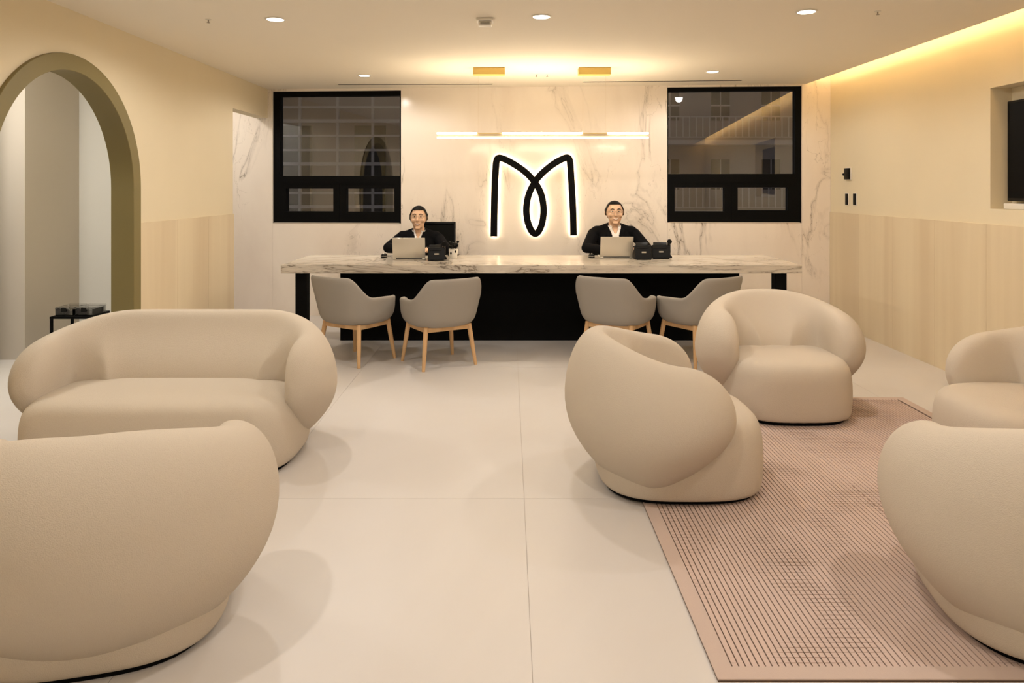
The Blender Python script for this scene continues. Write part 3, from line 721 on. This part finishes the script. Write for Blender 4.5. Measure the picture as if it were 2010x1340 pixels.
def person(loc, lbl, dh, wide, shirt_w, hair_style, hw=1.0, rz=0):
    root = empty('person', loc, rz, lbl, 'person', 'receptionists behind the desk')
    mb = MB(); prims = []
    def cap(p0, r0, p1, r1, mat): capsule(mb, p0, r0, p1, r1); prims.append((Vector(p0), r0, Vector(p1), r1, mat))
    def ell(c, r, mat): mb.ell(c, r, 20, 14); prims.append((Vector(c), r, None, 0, mat))
    SU, SK = 1, 0
    z = lambda q: q-dh if q > .62 else q
    ell((0, .02, .55), (.185, .14, .11), SU)
    ell((0, .005, z(.70)), (.165*wide, .115, .20), SU); ell((0, -.015, z(.855)), (.19*wide, .12, .155), SU)
    cap((-.172*wide, -.005, z(.948)), .064, (.172*wide, -.005, z(.948)), .064, SU)
    for s in (-1, 1): cap((s*.03, .01, z(1.0)), .05, (s*.15*wide, 0, z(.955)), .052, SU)
    cap((0, -.01, z(.98)), .057, (0, -.045, z(1.07)), .053, SK)
    # head
    hz = z(1.155)
    ell((0, -.045, hz), (.076*hw, .096, .100), SK); ell((0, -.080, hz-.066), (.057*hw, .060, .062), SK); ell((0, -.075, hz-.03), (.069*hw, .066, .07), SK)
    cap((-.012, -.134, hz-.112), .014, (.012, -.134, hz-.112), .014, SK)
    cap((0, -.140, hz+.008), .006, (0, -.158, hz-.034), .011, SK); ell((0, -.150, hz-.038), (.018*hw, .013, .009), SK)
    cap((-.042, -.122, hz+.024), .011, (.042, -.122, hz+.024), .011, SK)
    for s in (-1, 1):
        ell((s*.040*hw, -.118, hz-.034), (.026, .022, .022), SK)
        ell((s*.080*hw, -.03, hz-.012), (.011, .020, .032), SK)
    # arms resting on the desk
    for s in (-1, 1):
        sh = Vector((s*.205*wide, 0, z(.925))); el = Vector((s*.295*wide, -.20, .803)); wr = Vector((s*.125, -.405, .798))
        cap(sh, .063, el, .052, SU); cap(el, .052, lerp(el, wr, .92), .037, SU); cap(lerp(el, wr, .85), .027, wr, .027, SK)
        pd = Vector((-s*.28, -.96, 0)).normalized(); side = Vector((pd.y, -pd.x, 0))*-1
        pal = wr+pd*.05
        cap(wr+pd*.015-side*.018, .019, pal+pd*.015-side*.024, .014, SK); cap(wr+pd*.015+side*.018, .019, pal+pd*.015+side*.024, .014, SK); cap(wr, .022, pal, .018, SK)
        for j, (off, ln) in enumerate(((-.030, .065), (-.010, .075), (.011, .070), (.030, .054))):
            k0 = pal+pd*.018+side*off; k1 = k0+pd*ln*.5+Vector((0, 0, .006)); k2 = k1+pd*ln*.42+Vector((0, 0, -.014))
            cap(k0, .0095, k1, .0088, SK); cap(k1, .0088, k2, .0078, SK)
        inn = side*(1 if side.x*s < 0 else -1)
        t0 = wr+pd*.02+inn*.022; t1 = t0+pd*.03+inn*.026; cap(t0, .012, t1, .0105, SK); cap(t1, .0105, t1+pd*.03+inn*.004+Vector((0, 0, -.006)), .009, SK)
        hip = Vector((s*.09, -.02, .545)); kn = Vector((s*.12, -.43, .53)); an = Vector((s*.12, -.40, .10))
        cap(hip, .088, kn, .064, SU); cap(kn, .062, an, .042, SU); cap((s*.12, -.37, .045), .042, (s*.125, -.54, .036), .034, SU)
    me = remesh(mb, .0065, 2)
    body = obj('body', me, None, root, smooth=True); me.name = 'body'
    me.materials.clear(); me.materials.append(M['skin']); me.materials.append(M['suit'])
    for p in me.polygons:
        c = p.center; best = 9; mm = 0
        for a, r0, e, r1, mat in prims:
            if e is None:
                d = Vector(((c.x-a.x)/r0[0], (c.y-a.y)/r0[1], (c.z-a.z)/r0[2])).length-1; d *= min(r0)
            else:
                v = e-a; tt = max(0, min(1, (c-a).dot(v)/v.length_squared)); d = (c-a-v*tt).length-(r0+(r1-r0)*tt)
            if d < best: best = d; mm = mat
        if c.y < -.02 and 0 < c.z-(z(1.005)-.07) < .09 and abs(c.x) < .006+shirt_w*.6*(c.z-z(1.005)+.07)/.07: mm = 0
        p.material_index = mm; p.use_smooth = True
    # clothing pieces lifted from the body surface
    def peel(name, test, off, mat, thick=.003):
        bm = bmesh.new(); bm.from_mesh(me); bm.normal_update()
        bmesh.ops.delete(bm, geom=[f for f in bm.faces if not test(f.calc_center_median(), f.normal)], context='FACES')
        left = set(bm.faces); best = set()
        while left:
            st = [left.pop()]; isl = set(st)
            while st:
                for e in st.pop().edges:
                    for g_ in e.link_faces:
                        if g_ in left: left.discard(g_); isl.add(g_); st.append(g_)
            if len(isl) > len(best): best = isl
        bmesh.ops.delete(bm, geom=[f for f in bm.faces if f not in best], context='FACES')
        for _ in range(6): bmesh.ops.smooth_vert(bm, verts=[v for v in bm.verts if v.is_boundary], factor=.5, use_axis_x=True, use_axis_y=True, use_axis_z=True)
        bm.normal_update()
        for v in bm.verts: v.co += v.normal*off
        m2 = bpy.data.meshes.new(name); bm.to_mesh(m2); bm.free()
        o = obj(name, m2, mat, root, smooth=True); s = o.modifiers.new('t', 'SOLIDIFY'); s.thickness = thick; s.offset = 1; return o
    zc = z(1.005)
    wv = lambda q: shirt_w*lerp(.62, 1.0, sstep(zc-.10, zc, q))
    peel('shirt_front', lambda c, n: c.y < -.05 and n.y < -.05 and .70 < c.z < zc-.012 and abs(c.x) < wv(c.z) and not (c.z > zc-.07 and abs(c.x) < .004+shirt_w*.55*(c.z-zc+.07)/.07), .004, 'shirt')
    for s in (-1, 1):
        peel('lapel', lambda c, n: c.y < -.04 and n.y < .1 and .70 < c.z < zc-.005 and wv(c.z)-.004 < c.x*s < wv(c.z)+.045-.0*c.z, .009, 'suit', .004)
        peel('collar', lambda c, n: zc-.035 < c.z < zc+.014 and c.x*s > .020+.25*max(0, zc-c.z) and abs(c.x) < .066 and c.y < .04, .008, 'shirt', .003)
    # face details
    for s in (-1, 1):
        e = MB(); e.ell((s*.031, -.1285, hz+.004), (.0135, .010, .0048), 14, 8); eo = e.build('eye', 'eye_white', root, smooth=True)
        MB().ell((s*.031, -.1365, hz+.003), (.0058, .004, .0055), 10, 8).build('iris', 'iris', eo, smooth=True)
        MB().tube([(s*.014, -.137, hz+.024), (s*.032, -.139, hz+.030), (s*.052, -.127, hz+.024)], [.0028, .0040, .0022], 8).build('eyebrow', 'hair', root, smooth=True)
    def arc(z0, up, y0, wd): return [(wd*q, y0+.012*q*q, z0+up*q*q) for q in (-1, -.6, -.25, 0, .25, .6, 1)]
    mo = MB(); mo.tube(arc(hz-.079, .016, -.1455, .030), [.0015, .003, .0038, .004, .0038, .003, .0015], 8); mo = mo.build('mouth', 'lip', root, smooth=True)
    MB().tube(arc(hz-.0735, .011, -.1450, .026), [.001, .0032, .0042, .0045, .0042, .0032, .001], 8).build('teeth', 'eye_white', mo, smooth=True)
    gl = MB()
    for s in (-1, 1):
        pts = [(s*.033+.025*math.cos(a), -.153+.10*abs(.025*math.cos(a)), hz+.002+.017*math.sin(a)) for a in [2*math.pi*i/24 for i in range(25)]]
        gl.tube(pts, .0012, 6); gl.tube([(s*.058, -.149, hz+.006), (s*.080, -.10, hz+.006), (s*.084, -.03, hz+.004)], .0013, 6)
    gl.tube([(-.009, -.152, hz+.005), (0, -.156, hz+.008), (.009, -.152, hz+.005)], .0012, 6)
    gl.build('glasses', 'sprinkler', root, smooth=True)
    # hair lifted from the scalp
    def scalp(c, n):
        ax = abs(c.x)/hw; qz = c.z-hz
        if qz < -.075 or ax > .082 and qz < .03 and qz > -.05: return False
        if c.y < -.085: return qz > hair_style[0]-.25*max(0, ax-.045)
        if c.y < -.045: return qz > .045-2.6*max(0, c.y+.085)*1.0 and (ax > .05 or qz > .05)
        if c.y < -.005: return qz > -.035
        return qz > -.07
    ho = peel('hair', scalp, hair_style[1], 'hair', .004)
    return root
person((PX1, PY1, 0), 'person in clear glasses and black suit seated before the mesh office chair', .052, .95, .044, (.064, .008), 1.03)
person((PX2, PY2, 0), 'person in black suit with wide open white collar, seated beside two phones', 0.0, 1.0, .060, (.068, .006), 1.1)

# ------------------------------------------------------------------ low table with clear boxes in the side room
t = empty('low_side_table', (-3.52, 6.02, 0), label='low black framed side table in the side room behind loveseat', cat='side table')
for sx in (-1, 1):
    for sy in (-1, 1):
        b = MB(); b.box(sx*.15-.009, sx*.15+.009, sy*.14-.009, sy*.14+.009, 0, .345); b.build('leg', 'black_metal', t)
b = MB(); b.box(-.16, .16, -.15, .15, .345, .362); b.build('table_top', 'black_metal', t)
b = MB(); b.box(-.16, .16, -.15, .15, .19, .20); b.build('shelf', 'black_metal', t)
for i, (x, lbl) in enumerate(((-.075, 'clear acrylic box with black clasp farther from the arch jamb'), (.085, 'clear acrylic box with black clasp nearer the arch jamb'))):
    c = empty('clear_box', (-3.52+x, 6.02, .3625), label=lbl, cat='box')
    b = MB()
    for q in ((-.07, .07, -.1, -.096, 0, .05), (-.07, .07, .096, .1, 0, .05), (-.07, -.066, -.096, .096, 0, .05), (.066, .07, -.096, .096, 0, .05), (-.066, .066, -.096, .096, 0, .004)): b.box(*q)
    b.build('tray', 'clear_acrylic', c)
    b = MB(); b.rbox(-.073, .073, -.103, .103, .0505, .066, .004); b.build('lid', 'clear_acrylic', c)
    b = MB(); b.box(-.02, .02, -.107, -.1035, .03, .062); b.build('clasp', 'black_plastic', c)

# ------------------------------------------------------------------ outside: facades across the street at night
def facade(name, loc, lbl, wd, rows, zb, rail_rows, seed, dark=.0):
    t = empty(name, loc, 0, lbl, 'building'); rnd = random.Random(seed)
    b = MB(); b.box(-wd/2, wd/2, 0, 3, zb, zb+rows*3.0); b.build('wall', 'facade', t)
    for r in range(rows):
        z0 = zb+r*3.0
        b = MB(); b.box(-wd/2, wd/2, -.9, 0, z0+2.72, z0+2.9); b.build('slab', 'facade_light', t)
        for i in range(int(wd/2.2)):
            x = -wd/2+.7+i*2.2
            b = MB(); b.box(x, x+.8, -.02, .0, z0+.8, z0+2.1); wn = b.build('window', 'facade_dark', t)
            b = MB(); b.box(x-.03, x+.83, -.035, -.02, z0+1.42, z0+1.48); b.box(x+.38, x+.42, -.035, -.02, z0+.8, z0+2.1); b.build('mullion', 'facade_light', wn)
        if r in rail_rows:
            b = MB(); b.box(-wd/2, wd/2, -.9, -.86, z0+.86, z0+.90); b.box(-wd/2, wd/2, -.9, -.86, z0+.0, z0+.04)
            for i in range(int(wd/.28)): b.box(-wd/2+i*.28, -wd/2+i*.28+.045, -.89, -.87, z0+.03, z0+.87)
            b.build('railing', 'facade_light', t)['kind'] = 'stuff'
    for x in (-wd/2+.15, wd/2-.15):
        b = MB(); b.box(x-.12, x+.12, -.9, -.66, zb, zb+rows*3.0); b.build('column', 'facade_light', t)
    return t
facade('apartment_building', (10.2, 32.0, 0), 'pale apartment building with balcony railings outside the right window', 13.0, 3, -2.5, (1, 2), 3)
# louvred building outside the left window
t = empty('louvred_building', (-3.4, 12.6, 0), label='building fronted by a grid of pale louvres outside the left window', cat='building')
b = MB(); b.box(-2.2, 2.4, .6, 3.5, -1, 5); b.build('wall', 'facade', t)
for x in (-1.15, -.70, .62):
    b = MB(); b.box(x, x+.55, .55, .6, .2, 2.5); b.build('window', 'facade_dark', t)
for x in (-2.1, -1.45, -.80, -.2, .45, 1.05, 1.7):
    b = MB(); b.box(x-.02, x+.02, -.02, .04, -1, 4.2); b.build('post', 'facade_light', t)
for i in range(15):
    z0 = .30+.245*i; b = MB(); b.box(-2.2, 2.4, -.05, .02, z0, z0+.035+.02*(i % 3 == 0)); b.build('louvre', 'facade_light', t)
